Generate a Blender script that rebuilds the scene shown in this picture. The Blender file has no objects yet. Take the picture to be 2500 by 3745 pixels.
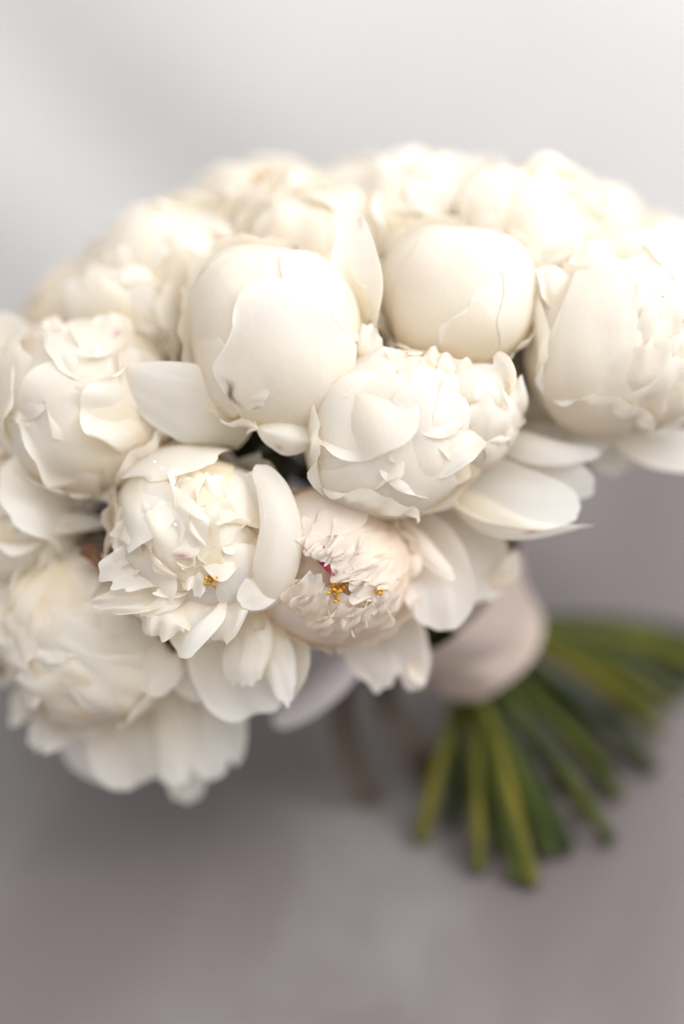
import bpy, math, random
import numpy as np
from mathutils import Vector, Matrix

# ------------------------------------------------------------------ camera, light, exposure
sc = bpy.context.scene
D = 1.04                      # camera to focus plane (m)
S = 1.0 / 8500.0              # one photo pixel at the focus plane (m)
PITCH = math.radians(35)      # camera looks down by this much
H = 0.208                     # focus point above the table
XV = np.array([1.0, 0, 0])
YV = np.array([0, math.sin(PITCH), math.cos(PITCH)])
ZV = np.array([0, -math.cos(PITCH), math.sin(PITCH)])   # towards the camera
FW = np.array([0, 0, H])

cam_d = bpy.data.cameras.new('camera')
cam = bpy.data.objects.new('camera', cam_d)
sc.collection.objects.link(cam)
cam.location = Vector(FW + ZV * D)
cam.rotation_euler = (math.pi / 2 - PITCH, 0, 0)
cam_d.sensor_fit = 'VERTICAL'
cam_d.sensor_height = 36
cam_d.lens = 36 * D / (3745 * S)
cam_d.clip_start = 0.02
cam_d.clip_end = 60
cam_d.dof.use_dof = True
cam_d.dof.focus_distance = D + 0.006
cam_d.dof.aperture_fstop = cam_d.lens / 90.0
cam_d.dof.aperture_blades = 0
sc.camera = cam

w = bpy.data.worlds.new('World')
sc.world = w
w.use_nodes = True
bg = w.node_tree.nodes['Background']
bg.inputs[0].default_value = (0.97, 0.98, 1.0, 1)
bg.inputs[1].default_value = 0.92

def area(name, loc, target, sx, sy, power, col):
    l = bpy.data.lights.new(name, 'AREA')
    l.shape = 'RECTANGLE'
    l.size, l.size_y, l.energy, l.color = sx, sy, power, col
    o = bpy.data.objects.new(name, l)
    sc.collection.objects.link(o)
    o.location = loc
    o.rotation_euler = (Vector(target) - Vector(loc)).to_track_quat('-Z', 'Y').to_euler()
    return o
area('window_light', (0.85, 0.0, 0.95), (0.30, 0.43, 0.35), 0.7, 0.7, 11.5, (0.97, 0.98, 1.0))
area('overhead_light', (0.1, -0.35, 1.75), (0, 0, 0.2), 1.6, 1.6, 13, (0.97, 0.98, 1.0))

vs = sc.view_settings
vs.view_transform = 'Standard'
vs.look = 'None'
vs.exposure = 0.02
vs.gamma = 1.0
vs.use_curve_mapping = False
sc.render.engine = 'CYCLES'
cy = sc.cycles
cy.max_bounces = 14
cy.diffuse_bounces = 9
cy.transmission_bounces = 9
cy.glossy_bounces = 3
cy.sample_clamp_indirect = 6
cy.caustics_reflective = False
cy.caustics_refractive = False
cy.use_denoising = True

# ------------------------------------------------------------------ coordinates
def P(px, py, z=0.0):
    """photo pixel + depth (in photo pixels, + towards the camera) -> camera-aligned metres"""
    zm = z * S
    k = S * (D - zm) / D
    return np.array([(px - 1250) * k, (1872.5 - py) * k, zm])

def to_world(p):
    p = np.asarray(p)
    return FW + p[..., 0:1] * XV + p[..., 1:2] * YV + p[..., 2:3] * ZV

def on_table(px, py, height=0.0):
    o = FW + ZV * D
    d = to_world(P(px, py, 0)) - o
    t = (height - o[2]) / d[2]
    return o + t * d

def nrm(v):
    v = np.asarray(v, float)
    return v / np.linalg.norm(v, axis=-1, keepdims=True)

# ------------------------------------------------------------------ materials
def new_mat(name):
    m = bpy.data.materials.new(name)
    m.use_nodes = True
    nt = m.node_tree
    nt.nodes.clear()
    out = nt.nodes.new('ShaderNodeOutputMaterial')
    return m, nt, out

def petal_material(name, base, cream, transl=0.5):
    m, nt, out = new_mat(name)
    N, L = nt.nodes, nt.links
    att = N.new('ShaderNodeAttribute'); att.attribute_name = 'tint'
    sep = N.new('ShaderNodeSeparateColor'); L.new(att.outputs['Color'], sep.inputs[0])
    info = N.new('ShaderNodeObjectInfo')
    uv = N.new('ShaderNodeUVMap'); uv.uv_map = 'uv'
    # cream base pigment, strengthened to imitate warm light deep in the creases
    mix1 = N.new('ShaderNodeMix'); mix1.data_type = 'RGBA'
    mix1.inputs[6].default_value = (*base, 1); mix1.inputs[7].default_value = (*cream, 1)
    L.new(sep.outputs[0], mix1.inputs[0])
    # per petal variation
    var = N.new('ShaderNodeMix'); var.data_type = 'RGBA'; var.blend_type = 'MULTIPLY'
    var.inputs[7].default_value = (0.97, 0.94, 0.90, 1)
    L.new(info.outputs['Random'], var.inputs[0]); L.new(mix1.outputs[2], var.inputs[6])
    mix2 = N.new('ShaderNodeMix'); mix2.data_type = 'RGBA'
    mix2.inputs[7].default_value = (0.55, 0.03, 0.14, 1)
    L.new(var.outputs[2], mix2.inputs[6]); L.new(sep.outputs[1], mix2.inputs[0])
    mix3 = N.new('ShaderNodeMix'); mix3.data_type = 'RGBA'
    mix3.inputs[7].default_value = (0.16, 0.07, 0.025, 1)
    L.new(mix2.outputs[2], mix3.inputs[6]); L.new(sep.outputs[2], mix3.inputs[0])
    # fine veins running along the petal
    mp = N.new('ShaderNodeMapping'); mp.inputs['Scale'].default_value = (15, 2.0, 1)
    L.new(uv.outputs[0], mp.inputs[0])
    no = N.new('ShaderNodeTexNoise'); no.inputs['Scale'].default_value = 1.0; no.inputs['Detail'].default_value = 5
    no.inputs['Roughness'].default_value = 0.6
    L.new(mp.outputs[0], no.inputs[0])
    tc = N.new('ShaderNodeTexCoord')
    no2 = N.new('ShaderNodeTexNoise'); no2.inputs['Scale'].default_value = 130; no2.inputs['Detail'].default_value = 4
    L.new(tc.outputs['Object'], no2.inputs[0])
    ad = N.new('ShaderNodeMath'); ad.operation = 'ADD'
    hv = N.new('ShaderNodeMath'); hv.operation = 'MULTIPLY'; hv.inputs[1].default_value = 0.5
    L.new(no.outputs[0], hv.inputs[0]); L.new(hv.outputs[0], ad.inputs[0]); L.new(no2.outputs[0], ad.inputs[1])
    bp = N.new('ShaderNodeBump'); bp.inputs['Strength'].default_value = 0.26; bp.inputs['Distance'].default_value = 0.0014
    L.new(ad.outputs[0], bp.inputs['Height'])
    pr = N.new('ShaderNodeBsdfPrincipled')
    L.new(mix3.outputs[2], pr.inputs['Base Color']); L.new(bp.outputs[0], pr.inputs['Normal'])
    pr.inputs['Roughness'].default_value = 0.6
    pr.inputs['Specular IOR Level'].default_value = 0.24
    tr = N.new('ShaderNodeBsdfTranslucent'); L.new(bp.outputs[0], tr.inputs[1])
    wm = N.new('ShaderNodeMix'); wm.data_type = 'RGBA'; wm.blend_type = 'MULTIPLY'; wm.inputs[0].default_value = 1.0
    wm.inputs[7].default_value = (1.0, 0.945, 0.82, 1)
    L.new(mix3.outputs[2], wm.inputs[6]); L.new(wm.outputs[2], tr.inputs[0])
    ms = N.new('ShaderNodeMixShader'); ms.inputs[0].default_value = transl
    L.new(pr.outputs[0], ms.inputs[1]); L.new(tr.outputs[0], ms.inputs[2])
    L.new(ms.outputs[0], out.inputs[0])
    return m

def plain_material(name, c0, c1, scale, rough, bump=0.0, stretch=(1, 1, 1), spec=0.4, transl=0.0):
    m, nt, out = new_mat(name)
    N, L = nt.nodes, nt.links
    tc = N.new('ShaderNodeTexCoord')
    mp = N.new('ShaderNodeMapping'); mp.inputs['Scale'].default_value = stretch
    L.new(tc.outputs['Object'], mp.inputs[0])
    info = N.new('ShaderNodeObjectInfo')
    no = N.new('ShaderNodeTexNoise'); no.noise_dimensions = '4D'
    no.inputs['Scale'].default_value = scale; no.inputs['Detail'].default_value = 4
    mu = N.new('ShaderNodeMath'); mu.operation = 'MULTIPLY'; mu.inputs[1].default_value = 37
    L.new(info.outputs['Random'], mu.inputs[0]); L.new(mu.outputs[0], no.inputs['W'])
    L.new(mp.outputs[0], no.inputs[0])
    cr = N.new('ShaderNodeValToRGB')
    cr.color_ramp.elements[0].position = 0.35; cr.color_ramp.elements[0].color = (*c0, 1)
    cr.color_ramp.elements[1].position = 0.66; cr.color_ramp.elements[1].color = (*c1, 1)
    L.new(no.outputs[0], cr.inputs[0])
    pr = N.new('ShaderNodeBsdfPrincipled')
    L.new(cr.outputs[0], pr.inputs['Base Color'])
    pr.inputs['Roughness'].default_value = rough
    pr.inputs['Specular IOR Level'].default_value = spec
    if bump:
        b = N.new('ShaderNodeBump'); b.inputs['Strength'].default_value = bump; b.inputs['Distance'].default_value = 0.001
        L.new(no.outputs[0], b.inputs['Height']); L.new(b.outputs[0], pr.inputs['Normal'])
    sh = pr
    if transl:
        tr = N.new('ShaderNodeBsdfTranslucent'); L.new(cr.outputs[0], tr.inputs[0])
        ms = N.new('ShaderNodeMixShader'); ms.inputs[0].default_value = transl
        L.new(pr.outputs[0], ms.inputs[1]); L.new(tr.outputs[0], ms.inputs[2]); sh = ms
    L.new(sh.outputs[0], out.inputs[0])
    return m

M_PETAL = petal_material('petal_ivory', (0.95, 0.94, 0.915), (0.95, 0.88, 0.70))
M_BLUSH = petal_material('petal_blush', (0.95, 0.905, 0.86), (0.94, 0.83, 0.68))
M_STAMEN = plain_material('stamen_yellow', (0.62, 0.30, 0.03), (0.78, 0.48, 0.08), 400, 0.6, transl=0.2)
M_MAGENTA = plain_material('petal_magenta', (0.38, 0.015, 0.08), (0.60, 0.10, 0.18), 250, 0.5, transl=0.3)
M_SEPAL = plain_material('sepal_gap_olive', (0.05, 0.05, 0.014), (0.09, 0.085, 0.025), 150, 0.5)  # green turned brown-olive to match the shade in the gaps
M_DRY_GAP = plain_material('dried_gap_brown', (0.07, 0.03, 0.012), (0.16, 0.07, 0.03), 300, 0.7)  # brown of a dried sepal, also painted in for dark gaps
M_STEM = plain_material('stem_green', (0.022, 0.036, 0.004), (0.075, 0.085, 0.008), 30, 0.55, 0.3, (1, 1, 1), 0.2)
M_STEM2 = plain_material('stem_olive', (0.06, 0.065, 0.005), (0.15, 0.125, 0.010), 30, 0.55, 0.3, (1, 1, 1), 0.2)
M_STEM3 = plain_material('stem_dark', (0.012, 0.022, 0.003), (0.036, 0.052, 0.005), 30, 0.55, 0.3, (1, 1, 1), 0.2)
M_CUT = plain_material('stem_cut', (0.10, 0.16, 0.025), (0.20, 0.26, 0.05), 300, 0.6)
M_RIBBON = plain_material('ribbon_satin', (0.58, 0.46, 0.39), (0.66, 0.54, 0.47), 20, 0.35, 0.0, (1, 1, 1), 0.5, 0.1)
M_LOOP = plain_material('ribbon_lilac', (0.62, 0.56, 0.58), (0.72, 0.66, 0.68), 25, 0.35, 0.0, (1, 1, 1), 0.5, 0.15)
M_TAIL_SHADE = plain_material('ribbon_taupe_shade', (0.07, 0.048, 0.036), (0.10, 0.072, 0.056), 25, 0.4)  # taupe darkened to hold the shade the tails hang in
m, nt, out = new_mat('water')
g = nt.nodes.new('ShaderNodeBsdfPrincipled')
g.inputs['Base Color'].default_value = (0.93, 0.92, 0.88, 1); g.inputs['Roughness'].default_value = 0.03
g.inputs['IOR'].default_value = 1.33; g.inputs['Specular IOR Level'].default_value = 0.8
nt.links.new(g.outputs[0], out.inputs[0]); M_WATER = m

# ------------------------------------------------------------------ object helpers
COL = sc.collection
class Thing:
    """an Empty at the thing's base; parts are built in camera-aligned metres and stored relative to it"""
    def __init__(self, name, base, label, cat, group=None, mat=M_PETAL):
        self.o = bpy.data.objects.new(name, None)
        self.o.empty_display_size = 0.02
        COL.objects.link(self.o)
        self.base_w = to_world(base)
        self.base = np.asarray(base, float)
        self.o.location = Vector(self.base_w)
        self.o['label'] = label; self.o['category'] = cat
        if group: self.o['group'] = group
        self.mat = mat
    def grid(self, name, G, tint=None, mat=None, parent=None, world=False):
        """G: (nv, nu, 3) points"""
        nv, nu = G.shape[:2]
        W = (G if world else to_world(G)) - self.base_w
        co = W.reshape(-1, 3)
        i = np.arange((nv - 1) * (nu - 1))
        r, c = i // (nu - 1), i % (nu - 1)
        a = r * nu + c
        F = np.stack([a, a + 1, a + nu + 1, a + nu], 1)
        me = bpy.data.meshes.new(name)
        me.from_pydata(co.tolist(), [], F.tolist())
        uvl = me.uv_layers.new(name='uv')
        uu, vv = np.meshgrid(np.linspace(0, 1, nu), np.linspace(0, 1, nv))
        uvv = np.stack([uu.ravel(), vv.ravel()], 1)[F.ravel()]
        uvl.data.foreach_set('uv', uvv.astype(np.float32).ravel())
        if tint is not None:
            at = me.color_attributes.new('tint', 'FLOAT_COLOR', 'POINT')
            t = np.ones((nv * nu, 4), np.float32); t[:, :3] = np.clip(tint.reshape(-1, 3), 0, 1)
            at.data.foreach_set('color', t.ravel())
        me.polygons.foreach_set('use_smooth', [True] * len(F))
        me.materials.append(mat or self.mat)
        o = bpy.data.objects.new(name, me)
        COL.objects.link(o)
        o.parent = parent or self.o
        return o
    def mesh(self, name, verts, faces, mat, parent=None, smooth=True, world=False):
        W = (np.asarray(verts) if world else to_world(np.asarray(verts))) - self.base_w
        me = bpy.data.meshes.new(name)
        me.from_pydata(W.tolist(), [], faces)
        me.polygons.foreach_set('use_smooth', [smooth] * len(faces))
        me.materials.append(mat)
        o = bpy.data.objects.new(name, me)
        COL.objects.link(o); o.parent = parent or self.o
        return o

RNG = np.random.default_rng(7)
def wob(seed, n, kmin, kmax):
    r = np.random.default_rng(seed)
    k = r.uniform(kmin, kmax, (n, 2)) * np.sign(r.uniform(-1, 1, (n, 2)))
    ph = r.uniform(0, 6.28, n)
    am = 1 / np.sqrt(n) * r.uniform(0.6, 1.4, n)
    def f(x, y):
        s = 0
        for i in range(n):
            s = s + am[i] * np.sin(k[i, 0] * x + k[i, 1] * y + ph[i])
        return s
    return f
def crease(seed, n, kmin, kmax):
    f = wob(seed, n, kmin, kmax)
    return lambda x, y: 1 - np.minimum(np.abs(f(x, y)) * 1.6, 1.0)
def smooth(a, b, x):
    t = np.clip((x - a) / (b - a), 0, 1)
    return t * t * (3 - 2 * t)

_seed = [100]
def nseed():
    _seed[0] += 1
    return _seed[0]

def outline(u, vv, tipround, jag, seed, notch=0.0):
    r = np.random.default_rng(seed)
    e = 1 - tipround * np.abs(u) ** 2.6
    if jag:
        f = wob(seed + 5, 4, 1.5, 6); f2 = wob(seed + 6, 4, 8, 17)
        e = e + jag * (f(u * 1.0, 0 * u) * 0.8 + 0.35 * f2(u, 0 * u))
    if notch:
        c = r.uniform(-0.4, 0.4)
        e = e - notch * np.exp(-((u - c) / 0.10) ** 2)
    return e

def petal_tint(u, v, seed, cream=0.8, pink=0.0, pinkbase=0.0):
    r = np.random.default_rng(seed + 77)
    t = np.zeros(u.shape + (3,))
    t[..., 0] = min(1.0, cream * 1.2) * (1 - smooth(0.0, 0.85, v))  # pigment plus painted-in warmth of light between the petals
    if pink:
        cu, cv = r.uniform(-0.7, 0.7), r.uniform(0.86, 0.98)
        d = ((u - cu) / 0.10) ** 2 + ((v - cv) / 0.05) ** 2
        t[..., 1] = np.maximum(t[..., 1], pink * np.exp(-d))
    if pinkbase:
        t[..., 1] = np.maximum(t[..., 1], pinkbase * (1 - smooth(0.0, 0.5, v)))
    return t

def patch(fl, C, cdir, tip, R, a=(60, 60), b=45, lift=(0.0, 0.0), flare=0.0, edge=0.0, ruf=0.0, wrink=0.0,
          jag=0.012, tipround=0.28, basew=0.55, nu=21, nv=21, seed=None, cream=0.5, pink=0.0, squash=1.0,
          name='petal', mat=None, tintf=None, notch=0.0, rufk=(6, 14), wrk=(4, 10), pinkbase=0.0):
    """a petal that hugs a ball of radius R (photo px) centred at C (camera metres)"""
    seed = seed or nseed()
    c = nrm(cdir); t = np.asarray(tip, float); t = nrm(t - c * np.dot(t, c)); s_ = np.cross(t, c)
    R = R * S
    u, v = np.meshgrid(np.linspace(-1, 1, nu), np.linspace(0, 1, nv))
    ve = v * outline(u, v, tipround, jag, seed, notch)
    la, lb = math.radians(a[0]), math.radians(a[1])
    s = -la + ve * (la + lb)
    wd = math.radians(b) * (basew + (1 - basew) * smooth(0, 0.6, ve))
    tt = u * wd * (1 - 0.42 * smooth(0.55, 1.0, v) ** 1.6 * np.abs(u))
    d = np.cos(tt)[..., None] * (np.cos(s)[..., None] * c + np.sin(s)[..., None] * t) + np.sin(tt)[..., None] * s_
    rr = 1 + lift[0] + (lift[1] - lift[0]) * v
    rr = rr + flare * smooth(0.55, 1.0, v) ** 1.5 + edge * np.abs(u) ** 4 * smooth(0.2, 0.6, v)
    em = np.maximum(smooth(0.45, 1.0, v), np.abs(u) ** 3 * smooth(0.2, 0.6, v))
    if ruf:
        f = wob(seed + 1, 5, rufk[0], rufk[1])
        rr = rr + ruf * em * f(u * 1.3, v * 0.5)
    if wrink:
        f = wob(seed + 2, 6, wrk[0], wrk[1]); g = crease(seed + 3, 5, wrk[0] * 0.5, wrk[1] * 0.7)
        rr = rr + wrink * (0.7 * f(u * 1.2, v * 1.2) + 0.9 * g(u, v)) * (0.35 + 0.65 * smooth(0.1, 0.6, v))
    fgen = wob(seed + 4, 4, 1.0, 3.0)
    rr = rr + 0.010 * fgen(u, v)
    rr = rr * fl.deform(d)
    G = C + R * rr[..., None] * d * fl.scale
    if squash != 1.0:
        ax = fl.axis
        h = ((G - C) @ ax)
        G = G + (squash - 1) * h[..., None] * ax
    T = petal_tint(u, v, seed, cream, pink, pinkbase)
    if tintf: tintf(u, v, T)
    return fl.grid(name, G, T, mat)

def catmull(pts, n):
    pts = np.array(pts, float)
    k = len(pts)
    pe = np.vstack([2 * pts[0] - pts[1], pts, 2 * pts[-1] - pts[-2]])
    t = np.linspace(0, k - 1, n)
    i = np.minimum(t.astype(int), k - 2); f = (t - i)[:, None]
    p0, p1, p2, p3 = pe[i], pe[i + 1], pe[i + 2], pe[i + 3]
    return 0.5 * ((2 * p1) + (-p0 + p2) * f + (2 * p0 - 5 * p1 + 4 * p2 - p3) * f * f + (-p0 + 3 * p1 - 3 * p2 + p3) * f ** 3)

def free(fl, pts, wd, normal=(0, 0, 1), cup=0.6, roll=(0, 0), ruf=0.0, wrink=0.0, jag=0.015, tipround=0.24,
         basew=0.5, wmax=0.5, tipw=1.0, nu=23, nv=23, seed=None, cream=0.5, pink=0.0, name='petal', mat=None, twist=0.0,
         rufk=(2, 5.5), tipcurl=0.0, tintf=None, notch=0.0, pinkbase=0.0, metric=False, fold=0.0, wrk=(3, 8)):
    """a petal along a spine of (px, py, depth); cup > 0 bends the edges towards 'normal';
       roll = extra roll of the (left, right) edge; tipcurl bends the end towards the normal"""
    seed = seed or nseed()
    if not metric:
        pts = [P(*p) for p in pts]; wd = wd * S
    n0 = 121
    sp = catmull(pts, n0)
    seg = np.linalg.norm(np.diff(sp, axis=0), axis=1)
    Ls = np.concatenate([[0], np.cumsum(seg)]); Lt = Ls[-1]
    u, v = np.meshgrid(np.linspace(-1, 1, nu), np.linspace(0, 1, nv))
    ve = np.clip(v * outline(u, v, tipround, jag, seed, notch), 0, None)
    # spine frame
    q = np.linspace(0, Lt, n0)
    sp = np.stack([np.interp(q, Ls, sp[:, k]) for k in range(3)], 1)
    T = nrm(np.gradient(sp, axis=0))
    N = np.asarray(normal, float)[None, :] - (T @ np.asarray(normal, float))[:, None] * T
    N = nrm(N)
    if twist:
        an = np.linspace(0, math.radians(twist), n0)[:, None]
        N = N * np.cos(an) + np.cross(T, N) * np.sin(an)
    if tipcurl:
        x = smooth(0.55, 1.0, np.linspace(0, 1, n0)) * tipcurl * Lt * 0.5
        sp = sp + N * x[:, None]
        T = nrm(np.gradient(sp, axis=0)); N = nrm(N - (N * T).sum(1, keepdims=True) * T)
    B = np.cross(T, N)          # to the right when the tip points up and the normal faces us
    f = np.clip(ve, 0, 1.08) * (n0 - 1)
    i = np.clip(f.astype(int), 0, n0 - 2); fr = (f - i)[..., None]
    def samp(A): return A[i] * (1 - fr) + A[i + 1] * fr
    w_ = wd * (1 - 0.10 * smooth(0.6, 1.0, v) ** 1.6 * np.abs(u)) * (basew + (1 - basew) * smooth(0, wmax, ve)) * (1 - (1 - tipw) * smooth(wmax, 1.0, ve))
    # curvature integration outwards from the middle
    m_ = nu // 2
    kap = np.full(u.shape, cup)
    kap = kap + roll[1] * smooth(0.45, 1.0, u) * smooth(0.15, 0.6, v) + roll[0] * smooth(0.45, 1.0, -u) * smooth(0.15, 0.6, v)
    if fold: kap = kap + fold * np.exp(-(u / 0.16) ** 2)
    du = 2.0 / (nu - 1)
    lat = np.zeros(u.shape); hgt = np.zeros(u.shape)
    for sgn in (1, -1):
        th = np.zeros(nv); l = np.zeros(nv); h = np.zeros(nv)
        for j in range(1, m_ + 1):
            k = m_ + sgn * j
            th = th + kap[:, k] * du
            l = l + np.cos(th) * du; h = h + np.sin(th) * du
            lat[:, k] = sgn * l; hgt[:, k] = h
    em = np.maximum(smooth(0.45, 1.0, v), np.abs(u) ** 3 * smooth(0.15, 0.5, v))
    dz = np.zeros(u.shape)
    if ruf:
        g = wob(seed + 1, 5, rufk[0], rufk[1]); dz = dz + ruf * em * g(u * 1.3, v * 0.8)
    if wrink:
        g = wob(seed + 2, 6, wrk[0], wrk[1]); c2 = crease(seed + 3, 5, wrk[0] * 0.5, wrk[1] * 0.7)
        dz = dz + wrink * (0.7 * g(u * 1.2, v * 0.9) + 0.9 * c2(u, v)) * smooth(0.0, 0.4, v)
    dz = dz + 0.10 * wob(seed + 4, 4, 0.8, 2.8)(u, v) * smooth(0, 0.4, v)
    G = samp(sp) + samp(B) * (lat * w_)[..., None] + samp(N) * ((hgt + dz) * w_)[..., None]
    Tn = petal_tint(u, v, seed, cream, pink, pinkbase)
    if tintf: tintf(u, v, Tn)
    return fl.grid(name, G, Tn, mat)

# ------------------------------------------------------------------ the setting: a table
def table_material():
    m, nt, out = new_mat('table_top')
    N, L = nt.nodes, nt.links
    tc = N.new('ShaderNodeTexCoord')
    n1 = N.new('ShaderNodeTexNoise'); n1.inputs['Scale'].default_value = 4.2; n1.inputs['Detail'].default_value = 3
    n1.inputs['Distortion'].default_value = 0.6
    mp = N.new('ShaderNodeMapping'); mp.inputs['Rotation'].default_value = (0, 0, 0.6); mp.inputs['Scale'].default_value = (1.6, 0.8, 1)
    mp.inputs['Location'].default_value = (0.85, 0.45, 0)
    L.new(tc.outputs['Object'], mp.inputs[0]); L.new(mp.outputs[0], n1.inputs[0])
    cr = N.new('ShaderNodeValToRGB')
    e = cr.color_ramp.elements
    e[0].position = 0.36; e[0].color = (0.155, 0.128, 0.130, 1)
    e[1].position = 0.66; e[1].color = (0.225, 0.212, 0.205, 1)
    x = e.new(0.5); x.color = (0.176, 0.148, 0.149, 1)
    L.new(n1.outputs[0], cr.inputs[0])
    n2 = N.new('ShaderNodeTexNoise'); n2.inputs['Scale'].default_value = 90; n2.inputs['Detail'].default_value = 6
    L.new(tc.outputs['Object'], n2.inputs[0])
    bp = N.new('ShaderNodeBump'); bp.inputs['Strength'].default_value = 0.15; bp.inputs['Distance'].default_value = 0.001
    L.new(n2.outputs[0], bp.inputs['Height'])
    pr = N.new('ShaderNodeBsdfPrincipled')
    L.new(cr.outputs[0], pr.inputs['Base Color']); L.new(bp.outputs[0], pr.inputs['Normal'])
    pr.inputs['Roughness'].default_value = 0.42
    L.new(pr.outputs[0], out.inputs[0])
    return m
me = bpy.data.meshes.new('table_top')
t_ = 0.03
WALL = 0.43
vx = [(-1.6, -1.1, 0), (1.6, -1.1, 0), (1.6, WALL, 0), (-1.6, WALL, 0), (-1.6, -1.1, -t_), (1.6, -1.1, -t_), (1.6, WALL, -t_), (-1.6, WALL, -t_)]
me.from_pydata(vx, [], [(0, 1, 2, 3), (7, 6, 5, 4), (0, 4, 5, 1), (1, 5, 6, 2), (2, 6, 7, 3), (3, 7, 4, 0)])
me.materials.append(table_material())
o = bpy.data.objects.new('table_top', me); COL.objects.link(o); o['kind'] = 'structure'
# pale cloth backdrop hanging behind the table, its shallow diagonal folds shaped to shade a dark band
nx, nz = 121, 61
gx, gz = np.meshgrid(np.linspace(-1.6, 1.6, nx), np.linspace(-0.4, 1.5, nz))
def shade_fold(x0, z0, ang, wd):
    d = (gx - x0) * math.sin(ang) + (gz - z0) * math.cos(ang)
    return np.exp(-(d / wd) ** 2)
gy = WALL + 0.02 + 0.011 * shade_fold(-0.22, 0.24, 0.85, 0.05) - 0.004 * shade_fold(-0.32, 0.22, 0.85, 0.06) + 0.006 * shade_fold(-0.36, 0.2, 0.9, 0.07) - 0.006 * shade_fold(0.2, 0.35, 0.7, 0.12)
gy = gy + 0.004 * np.sin(gx * 4.1 + gz * 3.0) 
gy = np.maximum(gy, WALL + 0.004)
i = np.arange((nz - 1) * (nx - 1)); a_ = (i // (nx - 1)) * nx + i % (nx - 1)
me = bpy.data.meshes.new('backdrop')
me.from_pydata(np.stack([gx.ravel(), gy.ravel(), gz.ravel()], 1).tolist(), [], np.stack([a_, a_ + 1, a_ + nx + 1, a_ + nx], 1).tolist())
me.polygons.foreach_set('use_smooth', [True] * len(me.polygons))
me.materials.append(plain_material('backdrop_cloth', (0.77, 0.755, 0.74), (0.82, 0.81, 0.795), 6, 0.8, spec=0.2))
o = bpy.data.objects.new('backdrop', me); COL.objects.link(o); o['kind'] = 'structure'

# ------------------------------------------------------------------ peonies
BIND = P(1690, 2270, -1180)
AX = nrm([-0.52, 0.62, 0.58])
GROUP = 'ivory peonies tied into the bouquet'
FLOWERS = []
def peony(c, R, label, mat=M_PETAL, axis=None, sepals=True, scale=(1, 1, 1), leaves=0, box=2.25):
    C = P(*c)
    ax = nrm(axis) if axis is not None else nrm(C - BIND)
    fl = Thing('peony', C - ax * R * S * 0.98, label, 'peony', GROUP, mat)
    fl.C, fl.R, fl.axis, fl.scale, fl.leaves = C, R, ax, np.array(scale, float), leaves
    # two directions square to the axis
    h = np.array([0, 1.0, 0]) if abs(ax[1]) < 0.9 else np.array([1.0, 0, 0])
    fl.e1 = nrm(np.cross(h, ax)); fl.e2 = np.cross(ax, fl.e1)
    FLOWERS.append(fl)
    q1, q2 = wob(nseed(), 5, 1.2, 3.2), wob(nseed(), 5, 1.2, 3.2)
    q3 = wob(nseed(), 6, 3.0, 6.5)
    fl.deform = lambda d: (np.abs(d) ** box).sum(-1) ** (-1 / box) * (1 + 0.030 * q1(d[..., 0], d[..., 1]) + 0.030 * q2(d[..., 2], d[..., 1] - d[..., 0]) + 0.009 * q3(d[..., 0] + 0.4 * d[..., 2], d[..., 1]))
    if sepals:
        for k in range(5):
            an = k * 1.2566 + 0.4
            d = math.cos(an) * fl.e1 + math.sin(an) * fl.e2
            patch(fl, C, -ax * 0.8 + d * 0.6, d + ax * 0.3, R * 1.0, a=(38, 26), b=26, lift=(0.0, 0.02), nu=7, nv=8,
                  mat=M_SEPAL, name='sepal', jag=0.0, tipround=0.6)
    return fl

def direction(fl, polar, az):
    p, a = math.radians(polar), math.radians(az)
    return math.cos(p) * fl.axis + math.sin(p) * (math.cos(a) * fl.e1 + math.sin(a) * fl.e2)

def shell(fl, n, polar, R, a=(70, 60), b=50, az0=0, jit=10, **kw):
    """a whorl of petals leaning against the ball"""
    r = np.random.default_rng(nseed())
    for k in range(n):
        az = az0 + 360 / n * k + r.uniform(-jit, jit)
        c = direction(fl, polar + r.uniform(-jit, jit) * 0.4, az)
        patch(fl, fl.C, c, fl.axis, R * r.uniform(0.97, 1.03), a=a, b=b * r.uniform(0.9, 1.1), **kw)

def ruffle(fl, axis, cone, n, R, size=26, C=None, lift=(-0.12, 0.06), ruf=0.06, wrink=0.03, jag=0.08, nu=13, nv=12,
           toward=True, seed=None, cream=0.7, spread=1.0, pink=0.0, pinkevery=0, **kw):
    """crumpled small petals packed over the top of the ball"""
    seed = seed or nseed()
    r = np.random.default_rng(seed)
    ax = nrm(axis)
    h = np.array([0, 1.0, 0]) if abs(ax[1]) < 0.9 else np.array([1.0, 0, 0])
    e1 = nrm(np.cross(h, ax)); e2 = np.cross(ax, e1)
    C = fl.C if C is None else C
    n = int(n * 0.7)
    for k in range(n):
        z = 1 - (1 - math.cos(math.radians(cone))) * (k + 0.5) / n
        an = k * 2.39996 + r.uniform(-0.3, 0.3)
        q = math.sqrt(max(0, 1 - z * z))
        d = z * ax + q * (math.cos(an) * e1 + math.sin(an) * e2) + r.normal(0, 0.05, 3)
        tip = ax + r.normal(0, 0.55, 3)
        sz = size * 1.45 * r.uniform(0.75, 1.3)
        patch(fl, C, d, tip, R * r.uniform(0.94, 1.05), a=(sz * 1.1, sz), b=sz * r.uniform(0.9, 1.35),
              lift=(lift[0] * r.uniform(0.6, 1.2), lift[1] * r.uniform(0.1, 1.2)), ruf=ruf * 0.9, wrink=wrink * 1.3, jag=jag * 0.25, nu=nu + 6, nv=nv + 6,
              cream=cream, rufk=(2.5, 6.5), wrk=(2.5, 6), tipround=0.3, edge=r.uniform(-0.10, 0.06), flare=r.uniform(-0.10, 0.05),
              pink=(pink if pinkevery and k % pinkevery == 0 else 0), **kw)

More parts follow.
